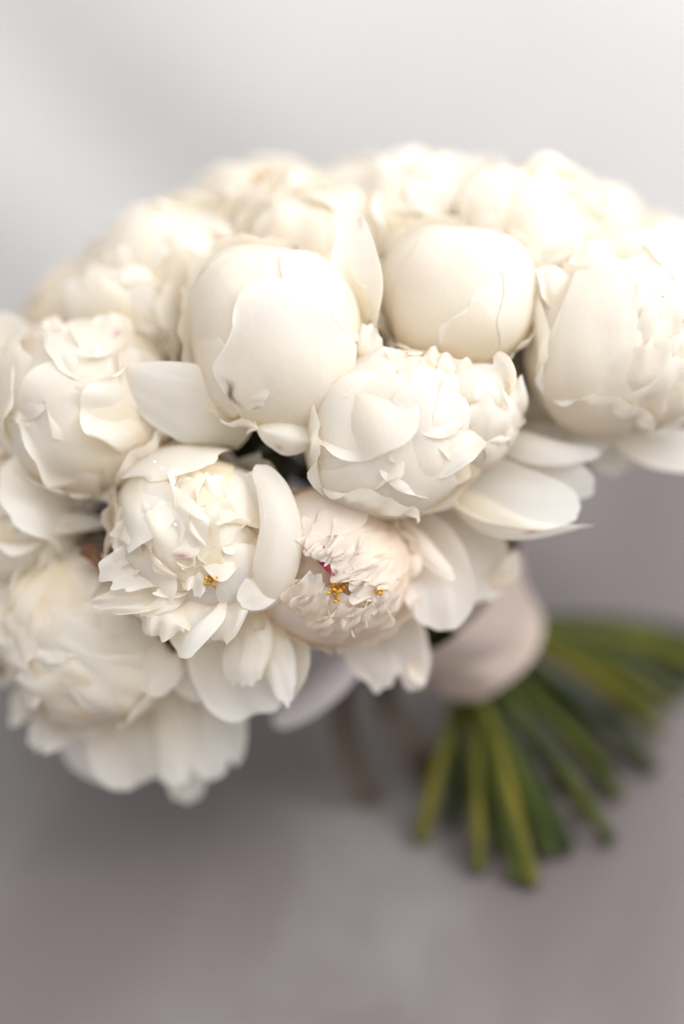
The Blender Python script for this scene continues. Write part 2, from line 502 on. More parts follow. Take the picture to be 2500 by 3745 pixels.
def frills(fl, axis, cone, n, R, C=None, wd=0.24, seed=None, h=(0.66, 1.07)):
    """small cupped petals standing up between the flat ones"""
    r = np.random.default_rng(seed or nseed())
    ax = nrm(axis); C = fl.C if C is None else C
    hh = np.array([0, 1.0, 0]) if abs(ax[1]) < 0.9 else np.array([1.0, 0, 0])
    e1 = nrm(np.cross(hh, ax)); e2 = np.cross(ax, e1)
    for k in range(n):
        z = 1 - (1 - math.cos(math.radians(cone))) * (k + 0.5) / n
        an = k * 2.39996 + r.uniform(-0.4, 0.4); q = math.sqrt(max(0, 1 - z * z))
        d = nrm((z * ax + q * (math.cos(an) * e1 + math.sin(an) * e2) + r.normal(0, 0.04, 3)))
        t = r.normal(0, 1, 3); t = nrm(t - d * (t @ d))
        g = np.cross(d, t)
        RR = R * S * fl.scale
        p0 = C + d * RR * h[0]; p1 = C + (d * (h[0] + h[1]) * 0.53 + t * 0.03) * RR
        p2 = C + (d * h[1] * r.uniform(0.95, 1.04) + t * r.uniform(0.08, 0.26)) * RR
        free(fl, [p0, p1, p2], R * S * wd * r.uniform(0.7, 1.3), t * -1, cup=r.uniform(-1.3, 1.3), ruf=0.14, jag=0.05, wrink=0.08, basew=0.7, tipround=0.35, metric=True, nu=17, nv=15,
             roll=(r.uniform(-1.2, 1.2), r.uniform(-1.2, 1.2)), cream=0.6)

def core(fl, R=None, n=5, C=None):
    """inner closed petals that fill the ball"""
    if C is None:
        for k in range(5):
            d = direction(fl, 112, k * 72 + 33)
            patch(fl, fl.C, d, fl.axis, fl.R * 1.0, a=(36, 40), b=44, lift=(-0.05, 0.02), flare=0.13, ruf=0.03, jag=0.02, wrink=0.012, nu=15, nv=15, cream=0.9)
        for k in range(fl.leaves):  # dark sheets added to close off and darken gaps between flowers
            d = direction(fl, 90, k * 120 + 50)
            b0 = fl.C - fl.axis * fl.R * S * 0.95
            free(fl, [b0, b0 + d * fl.R * S * 0.7 + fl.axis * fl.R * S * 0.1, b0 + d * fl.R * S * 1.5 + fl.axis * fl.R * S * 0.02], fl.R * S * 0.55, fl.axis, cup=0.3, mat=M_SEPAL,
                 name='dark_gap_leaf', metric=True, nu=9, nv=11, tipround=0.5, tipw=0.5, jag=0.0)
    R = R or fl.R * 0.86
    for k in range(n):
        patch(fl, fl.C if C is None else C, direction(fl, 48, k * 360 / n + 20), fl.axis, R, a=(75, 62), b=62, nu=13, nv=13, cream=0.9, jag=0.02)

def stamens(fl, c, n, length, spread, mat=M_STAMEN, normal=None, seed=1):
    """thread-like stamens with anthers around a pixel position"""
    r = np.random.default_rng(seed)
    for k in range(n):
        p = P(c[0] + r.uniform(-spread, spread), c[1] + r.uniform(-spread, spread), c[2] + r.uniform(-15, 15))
        d = nrm((fl.axis if normal is None else nrm(normal)) + r.normal(0, 0.35, 3))
        L = length * S * r.uniform(0.7, 1.2); rad = 5.5 * S
        e1 = nrm(np.cross(d, [0.3, 0.9, 0.2])); e2 = np.cross(d, e1)
        rows = []
        for tt, rr in ((0, 0.6), (0.55, 0.6), (0.62, 1.1), (0.8, 1.4), (0.97, 1.0), (1.0, 0.2)):
            an = np.linspace(0, 2 * math.pi, 7)
            rows.append(p + d * (tt - 0.5) * L + rad * rr * (np.cos(an)[:, None] * e1 + np.sin(an)[:, None] * e2))
        fl.grid('stamen', np.array(rows), None, mat)

def drop(fl, px, py, z, r=7):
    c = P(px, py, z); n = 8
    th, ph = np.meshgrid(np.linspace(0, math.pi, 6), np.linspace(0, 2 * math.pi, n + 1))
    G = c + r * S * np.stack([np.sin(th) * np.cos(ph), np.sin(th) * np.sin(ph), 0.7 * np.cos(th)], -1)
    fl.grid('water_drop', G, None, M_WATER)

X, Y, Z = np.eye(3)

# --- F1: plump closed globe with a brown cleft
f1 = peony((1005, 1238, -290), 292, 'plump closed smooth ivory peony with a brown nick in its front petal', axis=(-0.15, 0.3, 0.94), scale=(1.09, 1.2, 0.98), leaves=2, box=2.36)
core(f1)
shell(f1, 5, 70, 283, a=(70, 60), b=56, az0=30, wrink=0.006)
patch(f1, f1.C, (0.12, 0.72, 0.62), (0.1, -0.3, 1), 289, a=(75, 40), b=62, nu=31, nv=31, lift=(0, 0.02), wrink=0.008, pink=0.22, jag=0.008)
patch(f1, f1.C, (-0.62, 0.08, 0.75), (0.5, 0.8, 0.3), 293, a=(62, 44), b=46, nu=31, nv=31, lift=(0.01, 0.035), pink=0.8, wrink=0.010)
def brown_nick(u, v, T):
    dd = np.abs(u + 0.88 - 0.05 * np.sin(v * 30)) / 0.05
    T[..., 2] = np.maximum(T[..., 2], 0.95 * np.exp(-dd ** 2) * np.exp(-((v - 0.40) / 0.10) ** 2))
patch(f1, f1.C, (0.16, -0.22, 0.95), (-0.14, 1, 0), 298, a=(60, 42), b=50, nu=41, nv=41, lift=(0.015, 0.05), flare=0.035, edge=0.018, wrink=0.016, wrk=(2, 5), tintf=brown_nick,
      tipround=0.2, jag=0.008, pink=0.0, basew=0.6)
patch(f1, f1.C, (0.62, 0.5, 0.6), (-0.9, 0.1, 0.4), 296, a=(46, 34), b=36, nu=31, nv=31, lift=(0.0, 0.05), edge=0.02, wrink=0.012, wrk=(2, 5), jag=0.015, pink=0.4)
patch(f1, f1.C, (-0.5, -0.5, 0.7), (0.9, -0.1, 0.4), 298, a=(40, 26), b=30, nu=29, nv=29, lift=(0.0, 0.02), wrink=0.014, wrk=(2, 6), jag=0.03, pink=0.6)
patch(f1, f1.C, (0.88, -0.1, 0.42), (0, 0.8, 0.5), 290, a=(50, 40), b=40, edge=0.03, ruf=0.02, pink=0.5, jag=0.02)
free(f1, [(1330, 1290, -330), (1318, 1080, -230), (1300, 905, -215), (1290, 785, -250)], 125, (-0.25, 0.1, 1), cup=0.5, roll=(0, 2.6), tipround=0.34,
     jag=0.01, basew=0.25, wmax=0.55, tipw=0.7, pink=0.4)
free(f1, [(930, 1560, -300), (760, 1500, -165), (560, 1430, -150), (415, 1375, -215)], 178, (-0.1, -0.1, 1), cup=-0.75, tipround=0.45, basew=0.7,
     wmax=0.5, tipw=0.8, wrink=0.02, nu=31, nv=31, jag=0.012)
free(f1, [(1075, 1480, -230), (1055, 1590, -95), (1030, 1655, -150)], 170, (0, -0.3, 1), cup=-0.7, roll=(-1.5, -0.5), tipround=0.2, basew=0.8, ruf=0.05,
     pink=0.5)
free(f1, [(1300, 1300, -260), (1340, 1330, -190), (1395, 1270, -160)], 70, (0.1, 0, 1), cup=-0.6, ruf=0.25, jag=0.08, roll=(1.5, 0))
free(f1, [(1290, 1330, -240), (1330, 1290, -170), (1350, 1180, -190)], 65, (-0.3, 0, 1), cup=-0.5, ruf=0.2, jag=0.08)
for d_ in ((1022, 1030, 10), (870, 1065, -60), (960, 960, -30)):
    drop(f1, d_[0], d_[1], d_[2] - 10, 6)

# --- F2: smooth round globe
f2 = peony((1668, 1088, -395), 282, 'round smooth closed ivory peony without marks behind the crinkled one', axis=(0.05, 0.45, 0.9), scale=(1.04, 0.99, 0.98), box=2.3)
core(f2)
shell(f2, 5, 72, 274, a=(70, 58), b=58, az0=12)
patch(f2, f2.C, (-0.12, 0.05, 1), (0.1, 1, 0.2), 287, a=(66, 52), b=56, edge=-0.03, nu=33, nv=33, wrink=0.014, wrk=(2, 5), jag=0.004, basew=0.7, tipround=0.15)
patch(f2, f2.C, (0.86, -0.1, 0.46), (-0.2, 1, 0.3), 289, a=(60, 55), b=40, nu=25, nv=25, jag=0.006)
patch(f2, f2.C, (-0.75, -0.15, 0.6), (0.2, 1, 0.3), 278, a=(60, 55), b=44, nu=25, nv=25, jag=0.006)
patch(f2, f2.C, (0.35, -0.62, 0.7), (0.25, 0.8, 0.3), 288, a=(40, 45), b=40, nu=25, nv=25, jag=0.01)

free(f2, [(1430, 1350, -520), (1390, 1200, -430), (1400, 1010, -470)], 75, (-0.1, 0, 1), cup=-0.4, basew=0.7)

# --- F3: crinkled heart-shaped bloom
f3 = peony((1420, 1590, -290), 305, 'large crinkled ivory peony with a smooth lower cup and a hollow at its rim', axis=(0.42, 0.45, 0.78), scale=(1.03, 1.02, 1))
c3b = P(1690, 1530, -330)
core(f3, 270)
core(f3, 180, 5, c3b)
patch(f3, f3.C, (-0.62, -0.22, 0.75), (0.7, 0.7, 0.3), 306, a=(62, 40), b=58, nu=41, nv=41, wrink=0.010, wrk=(2, 6), jag=0.02, lift=(0, 0.01), cream=0.3)
patch(f3, f3.C, (0.12, -0.72, 0.68), (0.25, 0.9, 0.5), 309, a=(58, 42), b=58, nu=41, nv=41, wrink=0.010, wrk=(2, 6), jag=0.03, lift=(0, 0.02), cream=0.3)
patch(f3, f3.C, (-0.5, 0.66, 0.55), (0.7, 0, 0.7), 300, a=(60, 36), b=52, nu=31, nv=31, wrink=0.012, jag=0.03)
ruffle(f3, (0.25, 0.32, 0.92), 58, 22, 300, 30, lift=(-0.12, 0.05), ruf=0.05, wrink=0.035, jag=0.07, nu=17, nv=17)
ruffle(f3, (0.55, 0.1, 0.82), 75, 18, 205, 38, C=c3b, lift=(-0.1, 0.05), ruf=0.06, wrink=0.045, jag=0.07, nu=17, nv=17)
frills(f3, (0.25, 0.32, 0.92), 50, 12, 300)
frills(f3, (0.5, 0.2, 0.84), 60, 10, 205, C=c3b)
free(f3, [(1680, 1770, -190), (1645, 1600, -70), (1610, 1450, -75), (1585, 1340, -130)], 95, (0.2, 0, 1), cup=-0.55, wrink=0.05, ruf=0.04, basew=0.6,
     jag=0.02, nu=21, nv=31, tipround=0.4)
free(f3, [(1780, 1580, -150), (1690, 1640, -60), (1590, 1735, -70)], 62, (-0.1, -0.1, 1), cup=-0.4, wrink=0.03, basew=0.7, tipround=0.3)
free(f3, [(1700, 1740, -220), (1790, 1560, -100), (1830, 1430, -120)], 110, (0.35, 0, 1), cup=-0.7, wrink=0.07, ruf=0.08, jag=0.05, basew=0.6)
# rim of the hollow
free(f3, [(1690, 1500, -200), (1650, 1400, -150), (1660, 1300, -150)], 85, (0.4, 0.1, 1), cup=0.7, ruf=0.12, jag=0.06, wrink=0.05)
free(f3, [(1830, 1480, -220), (1860, 1380, -170), (1825, 1290, -150)], 60, (-0.7, 0.1, 0.7), cup=0.9, ruf=0.08, jag=0.05, roll=(0, -1.5))
free(f3, [(1770, 1420, -360), (1765, 1330, -300), (1755, 1258, -260)], 105, (0, -0.2, 1), cup=0.8, ruf=0.08, jag=0.05)
free(f3, [(1750, 1560, -200), (1775, 1470, -95), (1770, 1400, -95)], 95, (0, -0.1, 1), cup=-0.5, ruf=0.10, jag=0.05, wrink=0.05)
free(f3, [(1880, 1560, -280), (1900, 1470, -210), (1885, 1390, -200)], 60, (0.5, 0, 0.9), cup=-0.5, ruf=0.14, jag=0.08)
free(f3, [(1440, 1420, -130), (1420, 1350, -100), (1450, 1290, -140)], 80, (0, 0, 1), cup=-0.5, ruf=0.15, jag=0.08, wrink=0.06)
free(f3, [(1560, 1400, -120), (1600, 1330, -110), (1620, 1280, -160)], 75, (0, 0, 1), cup=-0.6, ruf=0.15, jag=0.08, wrink=0.06)
# wide-open guard petals hanging to the right
free(f3, [(1570, 1690, -480), (1760, 1800, -400), (1950, 1850, -330), (2120, 1850, -290)], 150, (-0.05, 0.45, 0.9), cup=0.55, roll=(0.2, 1.2), ruf=0.03,
     wrink=0.015, jag=0.02, nu=31, nv=31, basew=0.6, tipround=0.3)
def rim_fleck(u, v, T):
    T[..., 1] = np.maximum(T[..., 1], 0.95 * np.exp(-((u - 0.1) / 0.13) ** 2 - ((v - 0.68) / 0.022) ** 2))
free(f3, [(1590, 1760, -430), (1760, 1880, -310), (1930, 1940, -255), (2140, 1925, -285)], 72, (-0.1, -0.2, 1), cup=-0.5, tintf=rim_fleck, ruf=0.10, jag=0.05, nu=25, nv=41, basew=0.4,
     tipw=0.35, wmax=0.4, tipround=0.5)
free(f3, [(1720, 1600, -520), (1900, 1690, -470), (2050, 1750, -420), (2155, 1800, -400)], 130, (-0.15, 0.1, 1), cup=0.5, roll=(0.6, 0), wrink=0.02, jag=0.02,
     nu=27, nv=27, basew=0.5, tipround=0.4)
free(f3, [(1740, 1530, -470), (1880, 1610, -380), (2030, 1650, -350), (2185, 1655, -380)], 68, (0, 0.3, 1), cup=-0.7, ruf=0.03, jag=0.015, nu=21, nv=27, tipw=0.8,
     basew=0.7, pink=0.2)

# --- F4: open ruffled bloom
f4 = peony((740, 1975, -330), 330, 'open ruffled ivory peony showing yellow stamens, one long petal bent around it', axis=(0.0, 0.12, 1), leaves=2)
core(f4, 200)
shell(f4, 6, 78, 300, a=(65, 48), b=48, az0=25, jag=0.03, wrink=0.01)
# back rim
patch(f4, f4.C, (-0.22, 0.86, 0.46), (0, 0.3, 1), 362, a=(60, 22), b=36, nu=31, nv=31, wrink=0.008, jag=0.01, tipround=0.1, basew=0.7)
patch(f4, f4.C, (-0.78, 0.35, 0.5), (0.4, 0.2, 1), 335, a=(50, 32), b=44, nu=31, nv=31, wrink=0.01, jag=0.03, ruf=0.02)
patch(f4, f4.C, (-0.88, -0.08, 0.45), (0.4, 0.1, 1), 340, a=(50, 28), b=36, nu=25, nv=25, wrink=0.015, jag=0.04, ruf=0.03)
# the long crescent petal on the right
free(f4, [(850, 2225, -190), (985, 2150, -80), (1035, 1960, -40), (1010, 1810, -70), (945, 1700, -150)], 98, (0.3, 0, 1), cup=-0.75, wrink=0.02, jag=0.008,
     nu=31, nv=45, basew=0.55, wmax=0.45, tipw=0.9, tipround=0.3, cream=0.05, ruf=0.03)
free(f4, [(880, 2190, -260), (960, 2050, -190), (965, 1900, -180), (930, 1780, -230)], 75, (-0.1, 0, 1), cup=0.3, wrink=0.02, jag=0.008, nu=21, nv=25, basew=0.6, cream=1.0)
# upper-left crumpled mass
ruffle(f4, (-0.50, 0.32, 0.8), 36, 12, 322, 22, lift=(-0.06, 0.09), ruf=0.06, wrink=0.035, jag=0.08, nu=17, nv=17, pink=0.7, pinkevery=6)
ruffle(f4, (0.1, 0.45, 0.88), 30, 8, 300, 24, lift=(-0.08, 0.08), ruf=0.06, wrink=0.03, jag=0.07, nu=17, nv=17)
frills(f4, (-0.5, 0.32, 0.8), 34, 11, 318)
frills(f4, (0.1, 0.4, 0.9), 30, 8, 300)
frills(f4, (-0.2, -0.25, 0.94), 28, 9, 290)
free(f4, [(560, 2010, -160), (600, 1940, -20), (625, 1850, 0)], 95, (-0.1, 0, 1), cup=0.5, ruf=0.14, jag=0.06, wrink=0.08, roll=(0.8, 1.2))
free(f4, [(620, 1930, -130), (570, 1930, -10), (520, 1880, -20)], 80, (-0.2, 0.2, 1), cup=-0.5, ruf=0.16, jag=0.07, wrink=0.08, pink=0.5)
free(f4, [(720, 1900, -160), (770, 1830, -60), (765, 1730, -70)], 60, (0, 0, 1), cup=-0.4, ruf=0.14, jag=0.07, wrink=0.06)
free(f4, [(820, 1760, -170), (770, 1760, -80), (720, 1800, -50)], 55, (0, 0.3, 1), cup=-0.7, ruf=0.1, jag=0.06, wrink=0.06)
free(f4, [(900, 1960, -330), (905, 1840, -190), (880, 1720, -160)], 95, (-0.4, 0, 1), cup=0.5, ruf=0.06, jag=0.04, wrink=0.02)
free(f4, [(720, 1990, -190), (800, 1930, -130), (900, 1850, -150)], 75, (-0.2, 0.5, 0.9), cup=0.4, ruf=0.06, jag=0.03, wrink=0.03)
# folded middle petals
free(f4, [(930, 2050, -250), (860, 2020, -90), (760, 2000, -30), (670, 1985, -50)], 105, (0, -0.1, 1), cup=-0.45, ruf=0.04, jag=0.02, wrink=0.02, basew=0.7, tipround=0.35)
free(f4, [(950, 1900, -230), (900, 1980, -110), (830, 2080, -90)], 100, (-0.1, -0.1, 1), cup=-0.6, ruf=0.04, jag=0.03, wrink=0.03, basew=0.7)
free(f4, [(770, 2060, -150), (720, 2080, -60), (700, 2170, -40)], 60, (0, 0, 1), cup=-0.7, ruf=0.18, jag=0.08, wrink=0.1)
free(f4, [(740, 2040, -180), (640, 2100, -100), (590, 2130, -60)], 40, (0, 0, 1), cup=0.9, ruf=0.1, jag=0.06)
free(f4, [(700, 2130, -160), (640, 2160, -80), (570, 2160, -50)], 38, (0, 0.2, 1), cup=0.8, ruf=0.15, jag=0.08)
free(f4, [(700, 2020, -230), (620, 2010, -170), (560, 2060, -120)], 48, (0, 0.2, 1), cup=0.7, ruf=0.1, jag=0.05)
stamens(f4, (775, 2125, -45), 8, 55, 22, seed=3)
stamens(f4, (695, 1940, -40), 4, 45, 12, seed=4)
stamens(f4, (592, 2065, -50), 3, 45, 12, seed=5)
# lower lip: jagged petals spreading left and down
for pts, wd, rf in (([(720, 2080, -260), (560, 2050, -120), (395, 2120, -120)], 120, 0.16),
                    ([(690, 2120, -220), (530, 2190, -100), (362, 2215, -130)], 75, 0.2),
                    ([(740, 2110, -260), (640, 2240, -110), (590, 2345, -150)], 185, 0.2),
                    ([(840, 2110, -280), (800, 2240, -130), (770, 2315, -170)], 125, 0.16),
                    ([(640, 1960, -250), (500, 1980, -130), (415, 2020, -130)], 100, 0.16)):
    free(f4, pts, wd, (-0.1, 0.45, 1), cup=0.45, ruf=rf, jag=0.07, wrink=0.07, basew=0.6, tipround=0.2, pink=0.25, nu=31, nv=25, rufk=(3, 8))
free(f4, [(690, 2200, -150), (620, 2260, -60), (600, 2340, -80)], 90, (0, 0.2, 1), cup=-0.5, ruf=0.2, jag=0.1, wrink=0.06, rufk=(3, 8))
free(f4, [(700, 2150, -160), (620, 2200, -60), (520, 2250, -70)], 36, (0, 0, 1), cup=-0.6, ruf=0.2, jag=0.1)
free(f4, [(990, 2060, -200), (960, 2150, -90), (880, 2210, -80)], 75, (0.1, -0.1, 1), cup=-0.5, ruf=0.05, jag=0.03, basew=0.7)
# hanging guard petals below
free(f4, [(880, 2180, -460), (870, 2330, -400), (900, 2480, -370), (960, 2615, -370)], 205, (0, 0.1, 1), cup=0.35, ruf=0.04, jag=0.03, wrink=0.03, basew=0.6, nu=31, nv=31)
free(f4, [(760, 2240, -470), (720, 2400, -430), (780, 2560, -410)], 130, (-0.2, 0.1, 1), cup=0.3, roll=(0.8, 0), ruf=0.04, jag=0.02, wrink=0.03, basew=0.6)
free(f4, [(870, 2190, -270), (905, 2330, -215), (880, 2440, -200), (880, 2515, -220)], 105, (-0.3, 0, 1), cup=-0.75, roll=(-1.2, 0), ruf=0.10, jag=0.06, wrink=0.04, basew=0.8, nu=23, nv=31)
free(f4, [(950, 2240, -320), (990, 2360, -270), (1020, 2470, -250), (1045, 2570, -260)], 78, (-0.3, 0, 1), cup=-0.8, ruf=0.14, jag=0.05, wrink=0.04, basew=0.7, tipw=0.75, nv=31)
free(f4, [(1000, 2260, -420), (1070, 2400, -350), (1050, 2560, -340)], 100, (-0.5, 0, 0.9), cup=0.5, ruf=0.04, jag=0.02, wrink=0.02, basew=0.7, tipw=0.6)
for d_ in ((565, 1690, 0), (590, 1715, 0), (640, 1920, 40), (565, 1870, 30), (700, 1880, 20)):
    drop(f4, d_[0], d_[1], d_[2], 6)

# --- F5: half-closed bloom with pink and yellow in its slit
f5 = peony((1215, 2085, -345), 262, 'half-closed blush peony with magenta and yellow in its slit', M_BLUSH, axis=(0.1, -0.02, 1), scale=(1.05, 1.04, 1.0))
core(f5, 190)
shell(f5, 5, 80, 252, a=(62, 44), b=52, az0=50, jag=0.02, wrink=0.008)
patch(f5, f5.C, (-0.25, -0.74, 0.6), (0.15, 0.6, 0.8), 276, a=(60, 40), b=60, nu=33, nv=33, jag=0.01, wrink=0.005, basew=0.7, tipround=0.15)
patch(f5, f5.C, (-0.1, 0.82, 0.55), (0.1, -0.2, 1), 286, a=(55, 32), b=52, nu=31, nv=31, jag=0.02, wrink=0.006)
patch(f5, f5.C, (0.8, -0.05, 0.6), (-0.4, 0.3, 0.9), 264, a=(50, 36), b=46, nu=27, nv=27, jag=0.03, wrink=0.01)
patch(f5, f5.C, (0.45, 0.45, 0.78), (-0.75, -0.35, 0.5), 272, a=(48, 30), b=44, nu=33, nv=33, jag=0.05, wrink=0.02, ruf=0.03, wrk=(6, 14))
for k, (dx, dy, dz, s_) in enumerate(((0.05, 0.48, 0.87, 22), (0.28, 0.30, 0.9, 22), (0.5, 0.12, 0.86, 22), (0.62, -0.2, 0.76, 22), (0.2, 0.12, 0.97, 17),
                                      (0.42, -0.12, 0.9, 16), (-0.08, 0.30, 0.95, 15), (-0.16, 0.42, 0.9, 15))):
    patch(f5, f5.C, (dx, dy, dz), (-0.7, -0.6, 0.4), 282, a=(s_ * 1.3, s_ * 0.9), b=s_ * 1.15, lift=(-0.06, 0.03), ruf=0.045, wrink=0.03, jag=0.10, nu=19, nv=19, rufk=(6, 13))
for dx, dy, dz, s_ in ((-0.30, -0.28, 0.9, 17), (-0.22, -0.42, 0.88, 15), (0.18, -0.62, 0.8, 18), (0.42, -0.55, 0.74, 18), (0.0, -0.70, 0.72, 17), (0.55, -0.42, 0.72, 14)):
    patch(f5, f5.C, (dx, dy, dz), (0.35, 0.8, 0.5), 288, a=(s_ * 1.3, s_ * 0.8), b=s_ * 1.1, lift=(-0.06, 0.04), ruf=0.05, wrink=0.035, jag=0.10, nu=17, nv=17, rufk=(6, 13))
free(f5, [(1170, 2010, -170), (1200, 2058, -88), (1225, 2098, -76)], 30, (0, 0, 1), cup=0.4, mat=M_MAGENTA, ruf=0.15, jag=0.08)
free(f5, [(1150, 1985, -160), (1166, 2005, -90), (1186, 2020, -74)], 22, (0, 0, 1), cup=0.4, mat=M_MAGENTA, ruf=0.15, jag=0.08)
free(f5, [(1225, 2110, -160), (1235, 2080, -110), (1240, 2060, -95)], 26, (0, 0, 1), cup=0.3, mat=M_MAGENTA, ruf=0.15, jag=0.08)
stamens(f5, (1240, 2135, -105), 20, 60, 36, seed=8)
stamens(f5, (1215, 2180, -80), 6, 50, 18, seed=9)
stamens(f5, (1380, 2165, -110), 6, 50, 16, seed=10)
# hanging guard petals
free(f5, [(1400, 1860, -520), (1520, 2010, -420), (1600, 2150, -340), (1610, 2300, -330)], 165, (-0.05, 0.15, 1), cup=0.5, roll=(0, 0.3), ruf=0.03, jag=0.015, wrink=0.02, nu=31, nv=31,
     basew=0.6, cream=0.7)
free(f5, [(1470, 1900, -420), (1560, 2020, -320), (1655, 2110, -290)], 50, (0.2, 0.1, 1), cup=-0.7, ruf=0.12, jag=0.07, wrink=0.05, nv=31, basew=0.5, tipround=0.4)
free(f5, [(1440, 2000, -380), (1490, 2060, -300), (1500, 2110, -300)], 60, (0, 0, 1), cup=-0.4, ruf=0.05, jag=0.03)
free(f5, [(1620, 1820, -620), (1690, 1960, -560), (1740, 2080, -510), (1770, 2200, -500)], 150, (0, 0.1, 1), cup=0.35, roll=(0, 0.6), ruf=0.04, jag=0.03, wrink=0.02, nu=27, nv=27)
free(f5, [(1560, 1950, -760), (1650, 2120, -740), (1760, 2270, -760)], 170, (0, 0.2, 1), cup=0.3, jag=0.03, wrink=0.03, basew=0.7)
free(f5, [(1790, 2130, -500), (1860, 2090, -470), (1885, 2010, -470)], 42, (0, 0, 1), cup=0.5, ruf=0.06, jag=0.05, tipw=0.5)
free(f5, [(1340, 2200, -560), (1400, 2340, -500), (1440, 2440, -480), (1450, 2525, -480)], 170, (0, 0.1, 1), cup=0.3, roll=(0.5, 0.2), ruf=0.04, jag=0.06, wrink=0.03, nu=31, nv=31, notch=0.12,
     basew=0.6)
free(f5, [(1500, 2420, -480), (1530, 2470, -450), (1560, 2490, -440)], 35, (0, 0, 1), cup=0.3, ruf=0.1, jag=0.1)

# --- F6: left ruffled bloom
f6 = peony((320, 1480, -480), 300, 'ruffled ivory peony with frilled crown beside the large spread petal', axis=(-0.25, 0.45, 0.85), scale=(1.1, 1.1, 1.0))
core(f6)
shell(f6, 5, 80, 296, a=(62, 46), b=54, az0=5, wrink=0.008, jag=0.02)
patch(f6, f6.C, (0.25, -0.45, 0.86), (-0.2, 1, 0.2), 306, a=(60, 44), b=56, nu=33, nv=33, wrink=0.008, jag=0.01, pink=0.4)
patch(f6, f6.C, (-0.5, -0.6, 0.6), (-0.1, 1, 0.3), 312, a=(55, 36), b=42, nu=29, nv=29, wrink=0.012, jag=0.03)
patch(f6, f6.C, (0.72, -0.2, 0.6), (-0.4, 1, 0.2), 312, a=(60, 46), b=42, nu=29, nv=29, jag=0.01, pink=0.3)
ruffle(f6, (-0.3, 0.5, 0.8), 62, 26, 310, 25, lift=(-0.08, 0.10), ruf=0.06, wrink=0.03, jag=0.06, nu=15, nv=15, pink=0.6, pinkevery=9)
frills(f6, (-0.3, 0.5, 0.8), 56, 16, 312)
for pts, wd in (([(240, 1450, -230), (220, 1370, -170), (250, 1300, -180)], 90), ([(300, 1440, -200), (330, 1350, -160), (360, 1260, -190)], 75),
                ([(160, 1520, -260), (110, 1480, -220), (80, 1560, -200)], 60), ([(180, 1360, -280), (200, 1260, -240), (260, 1200, -270)], 70),
                ([(200, 1480, -230), (200, 1430, -170), (290, 1400, -140)], 50)):
    free(f6, pts, wd, (-0.1, 0.2, 1), cup=-0.6, ruf=0.12, jag=0.06, wrink=0.06)

# --- F7: lower-left crinkled globe
f7 = peony((330, 2320, -600), 325, 'crinkled closed cream peony with hanging petals beneath, lowest on the bouquet', axis=(-0.45, 0.1, 0.85), scale=(1.05, 1.06, 1.0))
core(f7)
shell(f7, 5, 76, 322, a=(66, 52), b=56, az0=15, wrink=0.012, jag=0.02)
patch(f7, f7.C, (0.15, 0.5, 0.85), (-0.7, -0.3, 0.5), 332, a=(56, 46), b=52, nu=35, nv=35, wrink=0.026, jag=0.02, ruf=0.01)
patch(f7, f7.C, (0.35, -0.15, 0.92), (-0.9, 0.3, 0.2), 338, a=(54, 48), b=46, nu=37, nv=37, wrink=0.036, jag=0.04, ruf=0.02)
patch(f7, f7.C, (0.1, -0.68, 0.72), (-0.7, 0.5, 0.4), 338, a=(60, 50), b=46, nu=37, nv=37, wrink=0.024, jag=0.03)
ruffle(f7, (-0.72, 0.1, 0.68), 48, 16, 332, 20, lift=(-0.05, 0.05), ruf=0.05, wrink=0.03, jag=0.06, nu=13, nv=13)
free(f7, [(670, 2290, -450), (600, 2400, -330), (535, 2540, -330)], 110, (0.25, 0, 1), cup=-0.6, roll=(0.9, 0), wrink=0.02, jag=0.01, basew=0.7)
free(f7, [(300, 2560, -650), (200, 2650, -580), (130, 2740, -560)], 95, (-0.2, 0.2, 1), cup=-0.4, ruf=0.14, jag=0.07, wrink=0.05, basew=0.6)
free(f7, [(250, 2480, -700), (110, 2560, -660), (50, 2640, -660)], 80, (-0.2, 0.2, 1), cup=0.4, ruf=0.16, jag=0.08, wrink=0.05)
free(f7, [(420, 2560, -760), (360, 2700, -740), (330, 2850, -760)], 175, (-0.3, 0.1, 1), cup=-0.5, ruf=0.04, jag=0.02, wrink=0.02, basew=0.6, nu=27, nv=27)
free(f7, [(470, 2560, -690), (470, 2730, -640), (500, 2880, -640)], 165, (0, 0.1, 1), cup=0.3, ruf=0.05, jag=0.04, wrink=0.03, basew=0.5, nu=27, nv=27)
free(f7, [(600, 2480, -600), (640, 2630, -560), (650, 2760, -550), (640, 2870, -560)], 95, (0.2, 0, 1), cup=-0.9, ruf=0.07, jag=0.05, wrink=0.05, basew=0.8, nv=31)
free(f7, [(660, 2480, -720), (760, 2600, -680), (790, 2720, -660), (810, 2830, -670)], 140, (0.1, 0.1, 1), cup=0.35, ruf=0.05, jag=0.06, wrink=0.03, basew=0.4, nu=27, nv=27, notch=0.1)
free(f7, [(640, 2700, -760), (680, 2830, -760), (690, 2930, -780)], 85, (0, 0, 1), cup=0.4, ruf=0.06, jag=0.05)
free(f7, [(330, 2040, -330), (400, 2060, -250), (430, 2090, -250)], 26, (0, 0, 1), cup=0.3, jag=0.05)
free(f7, [(300, 2010, -330), (380, 2040, -280), (470, 2140, -300)], 52, (0.1, 0.3, 1), cup=0.3, jag=0.12, ruf=0.1, mat=M_DRY_GAP, name='sepal_gap_dark')  # dried sepal whose brown also stands for the dark gap behind
free(f7, [(590, 2320, -370), (630, 2350, -330), (650, 2390, -330)], 26, (0.1, 0.3, 1), cup=0.3, jag=0.12, ruf=0.1, mat=M_DRY_GAP, name='sepal_gap_dark')  # brown sliver painting in the shade of a gap

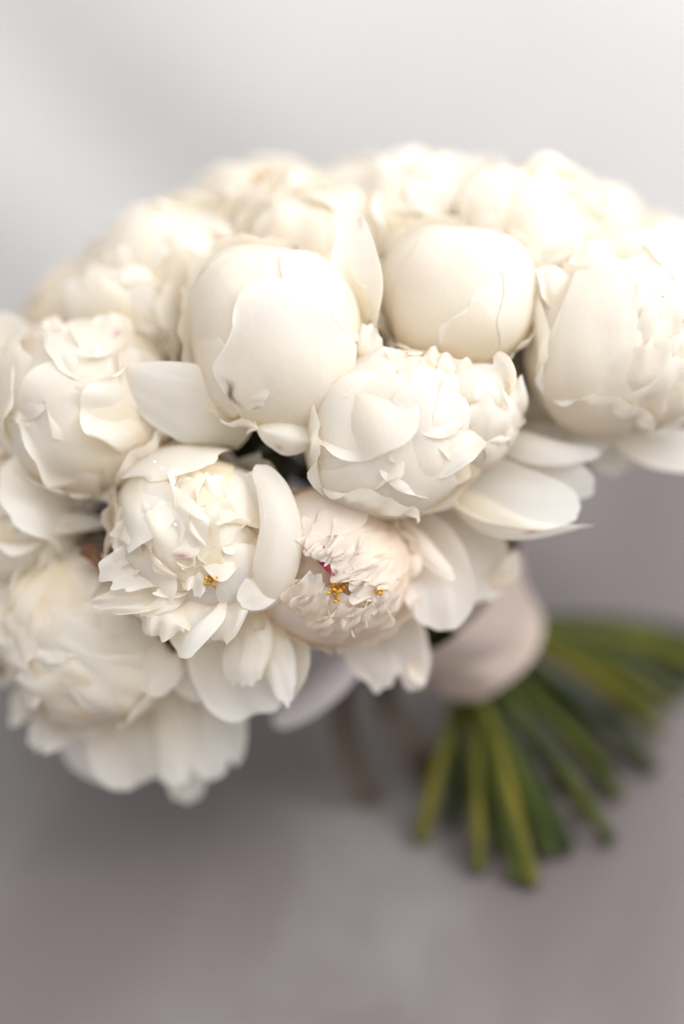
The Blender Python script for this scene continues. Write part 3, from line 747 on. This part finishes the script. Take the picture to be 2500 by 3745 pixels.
# --- F8: large right bloom
f8 = peony((2240, 1240, -470), 335, 'large tulip-shaped ivory peony with a broad veined front petal and frilled top', axis=(0.45, 0.5, 0.75), scale=(1.03, 1.06, 0.97), box=2.3)
core(f8, 280)
shell(f8, 5, 76, 322, a=(66, 50), b=54, az0=40, wrink=0.01, jag=0.03)
patch(f8, f8.C, (-0.62, 0.0, 0.78), (0.1, 1, 0.2), 346, a=(64, 52), b=36, nu=37, nv=41, wrink=0.008, jag=0.012, edge=0.02)
patch(f8, f8.C, (-0.30, -0.22, 0.92), (0.12, 1, 0.1), 364, a=(66, 58), b=36, nu=37, nv=41, wrink=0.009, jag=0.02, wrk=(3, 8), tipround=0.35)
patch(f8, f8.C, (0.38, -0.66, 0.66), (0.1, 1, 0.5), 330, a=(46, 36), b=40, nu=29, nv=29, wrink=0.02, jag=0.06, ruf=0.03)
ruffle(f8, (0.75, 0.25, 0.6), 60, 28, 330, 27, lift=(-0.08, 0.07), ruf=0.05, wrink=0.03, jag=0.08, nu=15, nv=15)
frills(f8, (0.75, 0.25, 0.6), 58, 9, 332)
for pts, wd in (([(2150, 1080, -260), (2190, 980, -200), (2180, 890, -230)], 95), ([(2260, 1040, -270), (2330, 950, -220), (2420, 910, -260)], 95),
                ([(2060, 1130, -240), (2030, 1030, -210), (1990, 980, -250)], 50)):
    free(f8, pts, wd * 1.5, (0.15, 0.05, 1), cup=-0.35, ruf=0.10, jag=0.07, wrink=0.05, rufk=(3, 8), basew=0.6, nu=27, nv=25, tipround=0.4)
for cd, rr_ in (((0.25, 0.42, 0.85), 338), ((0.62, 0.30, 0.72), 340), ((0.42, 0.16, 0.9), 346), ((0.70, 0.0, 0.7), 348), ((0.36, -0.10, 0.92), 354), ((0.60, -0.28, 0.75), 356),
                ((0.34, -0.36, 0.85), 360), ((0.50, -0.55, 0.66), 360)):
    patch(f8, f8.C, cd, (0.1 + RNG.uniform(-0.3, 0.3), 1, 0.2), rr_, a=(36, 20), b=RNG.uniform(24, 33), lift=(-0.01, 0.05), ruf=0.035, jag=0.06, wrink=0.024, nu=29, nv=27,
          rufk=(3, 9), edge=-0.04, tipround=0.2)
free(f8, [(2200, 1520, -640), (2330, 1600, -620), (2470, 1650, -600), (2600, 1660, -600)], 105, (0, 0.3, 1), cup=0.45, ruf=0.04, jag=0.03, wrink=0.02, basew=0.6, nu=25, nv=27)
free(f8, [(2100, 1500, -700), (2200, 1620, -680), (2270, 1740, -680)], 90, (0, 0.2, 1), cup=0.4, roll=(0, 0.7), ruf=0.05, jag=0.05, basew=0.5)
free(f8, [(2060, 1480, -560), (2140, 1580, -480), (2220, 1640, -470)], 60, (0, 0.2, 1), cup=-0.4, ruf=0.04, jag=0.03)

# --- F9: upper right bloom, long petals sweeping right
f9 = peony((1910, 890, -760), 285, 'ivory peony of long petals sweeping sideways into frilled tips', axis=(0.65, 0.5, 0.45), scale=(1.08, 1.05, 1))
core(f9)
shell(f9, 6, 72, 280, a=(70, 50), b=50, wrink=0.01, jag=0.04)
for pts, wd in (([(1760, 960, -560), (1800, 780, -480), (1900, 620, -520)], 150), ([(1780, 960, -540), (1930, 830, -440), (2090, 740, -480)], 130),
                ([(1810, 990, -520), (1960, 900, -440), (2110, 840, -480)], 110), ([(1850, 1010, -540), (1990, 960, -480), (2120, 900, -520)], 80)):
    free(f9, pts, wd, (-0.2, -0.05, 1), cup=-0.5, ruf=0.07, jag=0.05, wrink=0.03, basew=0.55, nu=29, nv=29)
ruffle(f9, (0.85, 0.25, 0.45), 50, 18, 290, 24, lift=(-0.05, 0.14), ruf=0.07, wrink=0.03, jag=0.10, nu=13, nv=13)
frills(f9, (0.85, 0.3, 0.45), 50, 14, 292)
free(f9, [(2060, 1060, -560), (2090, 960, -500), (2100, 860, -520)], 60, (0, 0, 1), cup=-0.4, ruf=0.05, jag=0.04)

# --- F10: top, broad upright petals
f10 = peony((1530, 840, -900), 270, 'pale peony with broad upright petals behind the smooth round globe', axis=(0.0, 0.75, 0.65))
core(f10)
shell(f10, 6, 70, 266, a=(70, 50), b=54, wrink=0.012, jag=0.03)
free(f10, [(1440, 1000, -720), (1500, 860, -600), (1590, 720, -620), (1650, 660, -660)], 105, (-0.1, 0, 1), cup=-0.5, ruf=0.03, jag=0.02, basew=0.6)
free(f10, [(1420, 900, -760), (1380, 800, -680), (1350, 700, -720)], 120, (-0.1, 0, 1), cup=-0.4, ruf=0.05, jag=0.03)
ruffle(f10, (0.0, 0.85, 0.5), 55, 14, 276, 26, lift=(-0.06, 0.12), jag=0.08)

# --- further flowers round the back of the dome
def back_peony(c, R, label, axis, guards=4, mat=M_PETAL, n=18, yellow=None):
    R = R * 1.18
    fl = peony(c, R, label, mat, axis=axis)
    core(fl, nn if (nn := R * 0.86) else None)
    shell(fl, 6, 76, R * 0.98, a=(66, 48), b=52, wrink=0.012, jag=0.03, nu=17, nv=17)
    ruffle(fl, fl.axis, 66, n, R * 1.0, 27, lift=(-0.07, 0.12), ruf=0.07, wrink=0.03, jag=0.07, nu=13, nv=13)
    r = np.random.default_rng(nseed())
    for k in range(guards):
        d = direction(fl, 78, 360 / guards * k + r.uniform(-20, 20))
        patch(fl, fl.C, d, fl.axis, R * 1.06, a=(50, 30), b=42, flare=0.16, lift=(-0.02, 0.06), jag=0.03, wrink=0.012)
    frills(fl, fl.axis, 60, 10, R)
    if yellow: stamens(fl, yellow, 14, 70, 40, seed=21)
    return fl
back_peony((1330, 905, -1120), 265, 'blurred white peony topping the bouquet behind the lone upright petal', (-0.1, 0.8, 0.5))
back_peony((1690, 890, -1230), 250, 'blurred frilled peony at the crest behind the sideways-sweeping petals', (0.25, 0.85, 0.4))
f11 = back_peony((930, 930, -1050), 270, 'blurred cream peony with a yellow centre at the bouquet shoulder', (-0.4, 0.75, 0.45), yellow=(960, 690, -800))
free(f11, [(830, 860, -950), (770, 780, -900), (760, 680, -930)], 110, (-0.3, 0.1, 1), cup=0.5, ruf=0.06, mat=M_BLUSH)
back_peony((1120, 960, -760), 250, 'white peony tucked between the globe with the brown nick and the crest', (-0.1, 0.7, 0.7))
back_peony((670, 1090, -820), 265, 'soft frilled peony between the shoulder and the frilled-crown peony', (-0.45, 0.6, 0.6))
back_peony((500, 1190, -720), 215, 'small frilled peony wedged behind the large spread petal', (-0.35, 0.55, 0.7), n=14)
back_peony((360, 1260, -950), 235, 'blurred frilled peony behind the frilled-crown peony', (-0.6, 0.6, 0.4), n=14)
f13 = back_peony((-90, 1560, -760), 270, 'peony cut by the frame with a broad pale petal raised beside the frilled crown', (-0.75, 0.3, 0.5))
free(f13, [(20, 1520, -620), (20, 1330, -560), (-40, 1150, -560)], 150, (0.1, 0, 1), cup=0.4, jag=0.01, ruf=0.03, basew=0.6, nu=25, nv=25)
free(f13, [(80, 1500, -560), (100, 1400, -480), (110, 1230, -520)], 80, (0, 0, 1), cup=-0.3, jag=0.02, ruf=0.06)
f14 = back_peony((10, 1850, -690), 285, 'cream peony with a pink fleck on its lip below the frilled-crown peony', (-0.6, 0.0, 0.75))
def fleck(u, v, T):
    T[..., 1] = np.maximum(T[..., 1], 0.8 * np.exp(-((u - 0.1) / 0.10) ** 2 - ((v - 0.62) / 0.05) ** 2))
free(f14, [(60, 1880, -480), (190, 1920, -420), (390, 1910, -480)], 45, (0, 0.5, 0.9), cup=0.5, jag=0.03, ruf=0.06, tintf=fleck, basew=0.6)
free(f14, [(30, 1760, -470), (60, 1860, -400), (60, 1970, -430)], 130, (0, 0, 1), cup=-0.5, jag=0.02, wrink=0.02, basew=0.7)
free(f14, [(260, 1780, -560), (310, 1820, -520), (340, 1860, -520)], 45, (0, 0, 1), cup=-0.4, jag=0.02)
back_peony((-20, 2150, -850), 270, 'shaded cream peony beside the crinkled closed one with hanging petals', (-0.75, -0.2, 0.5))
back_peony((2420, 1150, -1000), 265, 'blurred frilled peony past the tulip-shaped bloom', (0.6, 0.7, 0.35))
back_peony((2120, 970, -1150), 235, 'blurred frilled peony behind the sideways-sweeping one', (0.4, 0.8, 0.35))
back_peony((2560, 1290, -900), 270, 'peony at the rim half hidden by the tulip-shaped bloom', (0.85, 0.35, 0.35))
back_peony((1960, 1420, -850), 220, 'shaded peony deep in the gap beside the tulip-shaped bloom', (0.4, 0.3, 0.85), n=10)

for c_, ax_ in (((1500, 1050, -1700), (0.0, 0.7, -0.6)), ((2020, 1180, -1600), (0.45, 0.6, -0.5)), ((1080, 1250, -1550), (-0.4, 0.5, -0.6)), ((2330, 1320, -1550), (0.8, 0.3, -0.4)),
               ((1720, 1480, -1900), (0.1, 0.4, -0.9)), ((760, 1520, -1400), (-0.6, 0.3, -0.5)), ((2120, 1450, -1780), (0.5, 0.2, -0.8))):
    back_peony(c_, 245, 'peony facing the backdrop, seen only by its cut green stem', ax_, n=8, guards=3)

# ------------------------------------------------------------------ stems: one for each flower, through the tie to the table
TIPS = [(1540, 3073), (1751, 3185), (1947, 3235), (1891, 3214), (2077, 3115), (2235, 3080), (2263, 2912), (2389, 2814), (2410, 2680), (2480, 2561), (2560, 2490),
        (2620, 2400), (1919, 3038), (2230, 2790), (1800, 2990), (1690, 2930), (2100, 2900), (2560, 2330), (2480, 2420), (2340, 2620), (2150, 2640), (2000, 2760),
        (2300, 2480), (2620, 2440), (1850, 2850), (1650, 3020), (2010, 3130), (2150, 2990), (2320, 2760), (2400, 2590), (2200, 2870), (1830, 3120)]
tips_w = [on_table(*t, height=0.0037) for t in TIPS]
bind_w, ax_w = to_world(BIND), nrm(to_world(AX) - FW)
b1 = nrm(np.cross([0, 0, 1.0], ax_w)); b2 = np.cross(ax_w, b1)
cen = np.mean(tips_w, axis=0)
def ang_tip(p):
    d = p - cen; return math.atan2(d @ b2, d @ b1)
def ang_fl(fl):
    d = -(fl.base_w - bind_w); return math.atan2(d @ b2, d @ b1)
fo = sorted(FLOWERS, key=ang_fl); to = sorted(tips_w, key=ang_tip)
print('flowers', len(FLOWERS), 'tips', len(TIPS))
RB = 205 * S
def tube(pts, radii, n=10):
    pts = np.array(pts); T = nrm(np.gradient(pts, axis=0))
    ref = np.array([0.2, 0.3, 0.93]); rows = []
    for p, t, r in zip(pts, T, radii):
        e1 = nrm(np.cross(ref, t)); e2 = np.cross(t, e1)
        an = np.linspace(0, 2 * math.pi, n + 1)
        rows.append(p + r * (np.cos(an)[:, None] * e1 + np.sin(an)[:, None] * e2))
    return np.array(rows), T
SR = np.random.default_rng(12)
for k, (fl, tp) in enumerate(zip(fo, to)):
    d = tp - cen; d = d - ax_w * (d @ ax_w)
    L = np.linalg.norm(d); q = min(1.0, L / 0.055) * (0.93 if L > 0.03 else 0.7)
    ring = bind_w + nrm(d) * RB * q * SR.uniform(0.85, 1.0)
    start = fl.base_w + to_world(fl.axis) - FW if False else fl.base_w
    low = ring - ax_w * 0.028 + nrm(d) * 0.003
    a0 = nrm(to_world(fl.axis) - FW)
    pts = catmull([start + a0 * 0.004, start - a0 * 0.02, ring + ax_w * 0.02, low, low * 0.45 + tp * 0.55 + np.array([0, 0, 0.003]), tp], 34)
    r0 = SR.uniform(0.0031, 0.0038)
    rad = np.linspace(r0 * 0.9, r0 * 1.05, 34)
    rad = rad * (1 + 0.05 * np.sin(np.linspace(0, 9, 34) + k))
    G, T = tube(pts, rad)
    mt = (M_STEM, M_STEM2, M_STEM, M_STEM3, M_STEM2)[k % 5]
    st = fl.grid('stem', G, None, mt, world=True)
    # cut end
    e = G[-1][:-1]; c = e.mean(0) + T[-1] * 0.0006
    vs_ = np.vstack([e + T[-1] * 0.0002, c[None]])
    fl.mesh('cut_end', vs_, [(i, (i + 1) % len(e), len(e)) for i in range(len(e))], M_CUT, parent=st, world=True)

# ------------------------------------------------------------------ ribbon
rb = Thing('ribbon', BIND, 'blush satin ribbon wound round the green stems with a loose loop and tails', 'ribbon', None, M_RIBBON)
def band(h0, h1, r0, r1, name='wrap_band', seed=1, tilt=0.0):
    an = np.linspace(0, 2 * math.pi, 65); hh = np.linspace(0, 1, 13)
    f = wob(seed, 5, 1.0, 4.0)
    rows = []
    for h in hh:
        r = (r0 + (r1 - r0) * h) * S * (1 + 0.02 * f(np.cos(an) * 2, np.sin(an) * 2 + h) + 0.012 * np.sin(h * math.pi) + 0.008 * np.sin(h * 25 + 2 * np.sin(an)))
        off = (h0 + (h1 - h0) * h) * S + tilt * S * np.cos(an - 0.8)
        rows.append(BIND + AX * off[:, None] + r[:, None] * (np.cos(an)[:, None] * BA1 + np.sin(an)[:, None] * BA2))
    return rb.grid(name, np.array(rows), None, M_RIBBON)
BA1 = nrm(np.cross([0, 0, 1.0], AX)); BA2 = np.cross(AX, BA1)
band(-190, -50, 272, 276, seed=3, tilt=6)
band(-130, 50, 284, 292, seed=4, tilt=-14)
band(-10, 300, 296, 420, seed=5, tilt=10)
free(rb, [(1380, 2330, -900), (1280, 2400, -800), (1150, 2530, -760), (1000, 2650, -800)], 88, (-0.1, 0.2, 1), cup=-0.6, jag=0.0, name='loop', mat=M_LOOP, basew=0.6, tipround=0.3)
free(rb, [(1330, 2380, -980), (1250, 2560, -1080), (1290, 2800, -1220), (1390, 2980, -1340)], 60, (0, 0.3, 1), cup=0.3, jag=0.0, name='tail', mat=M_TAIL_SHADE, basew=0.9, tipround=0.05)
free(rb, [(1450, 2400, -1080), (1400, 2560, -1150), (1500, 2720, -1250), (1590, 2880, -1350)], 62, (0, 0.3, 1), cup=0.3, jag=0.0, name='tail', mat=M_TAIL_SHADE, basew=0.9, tipround=0.05)
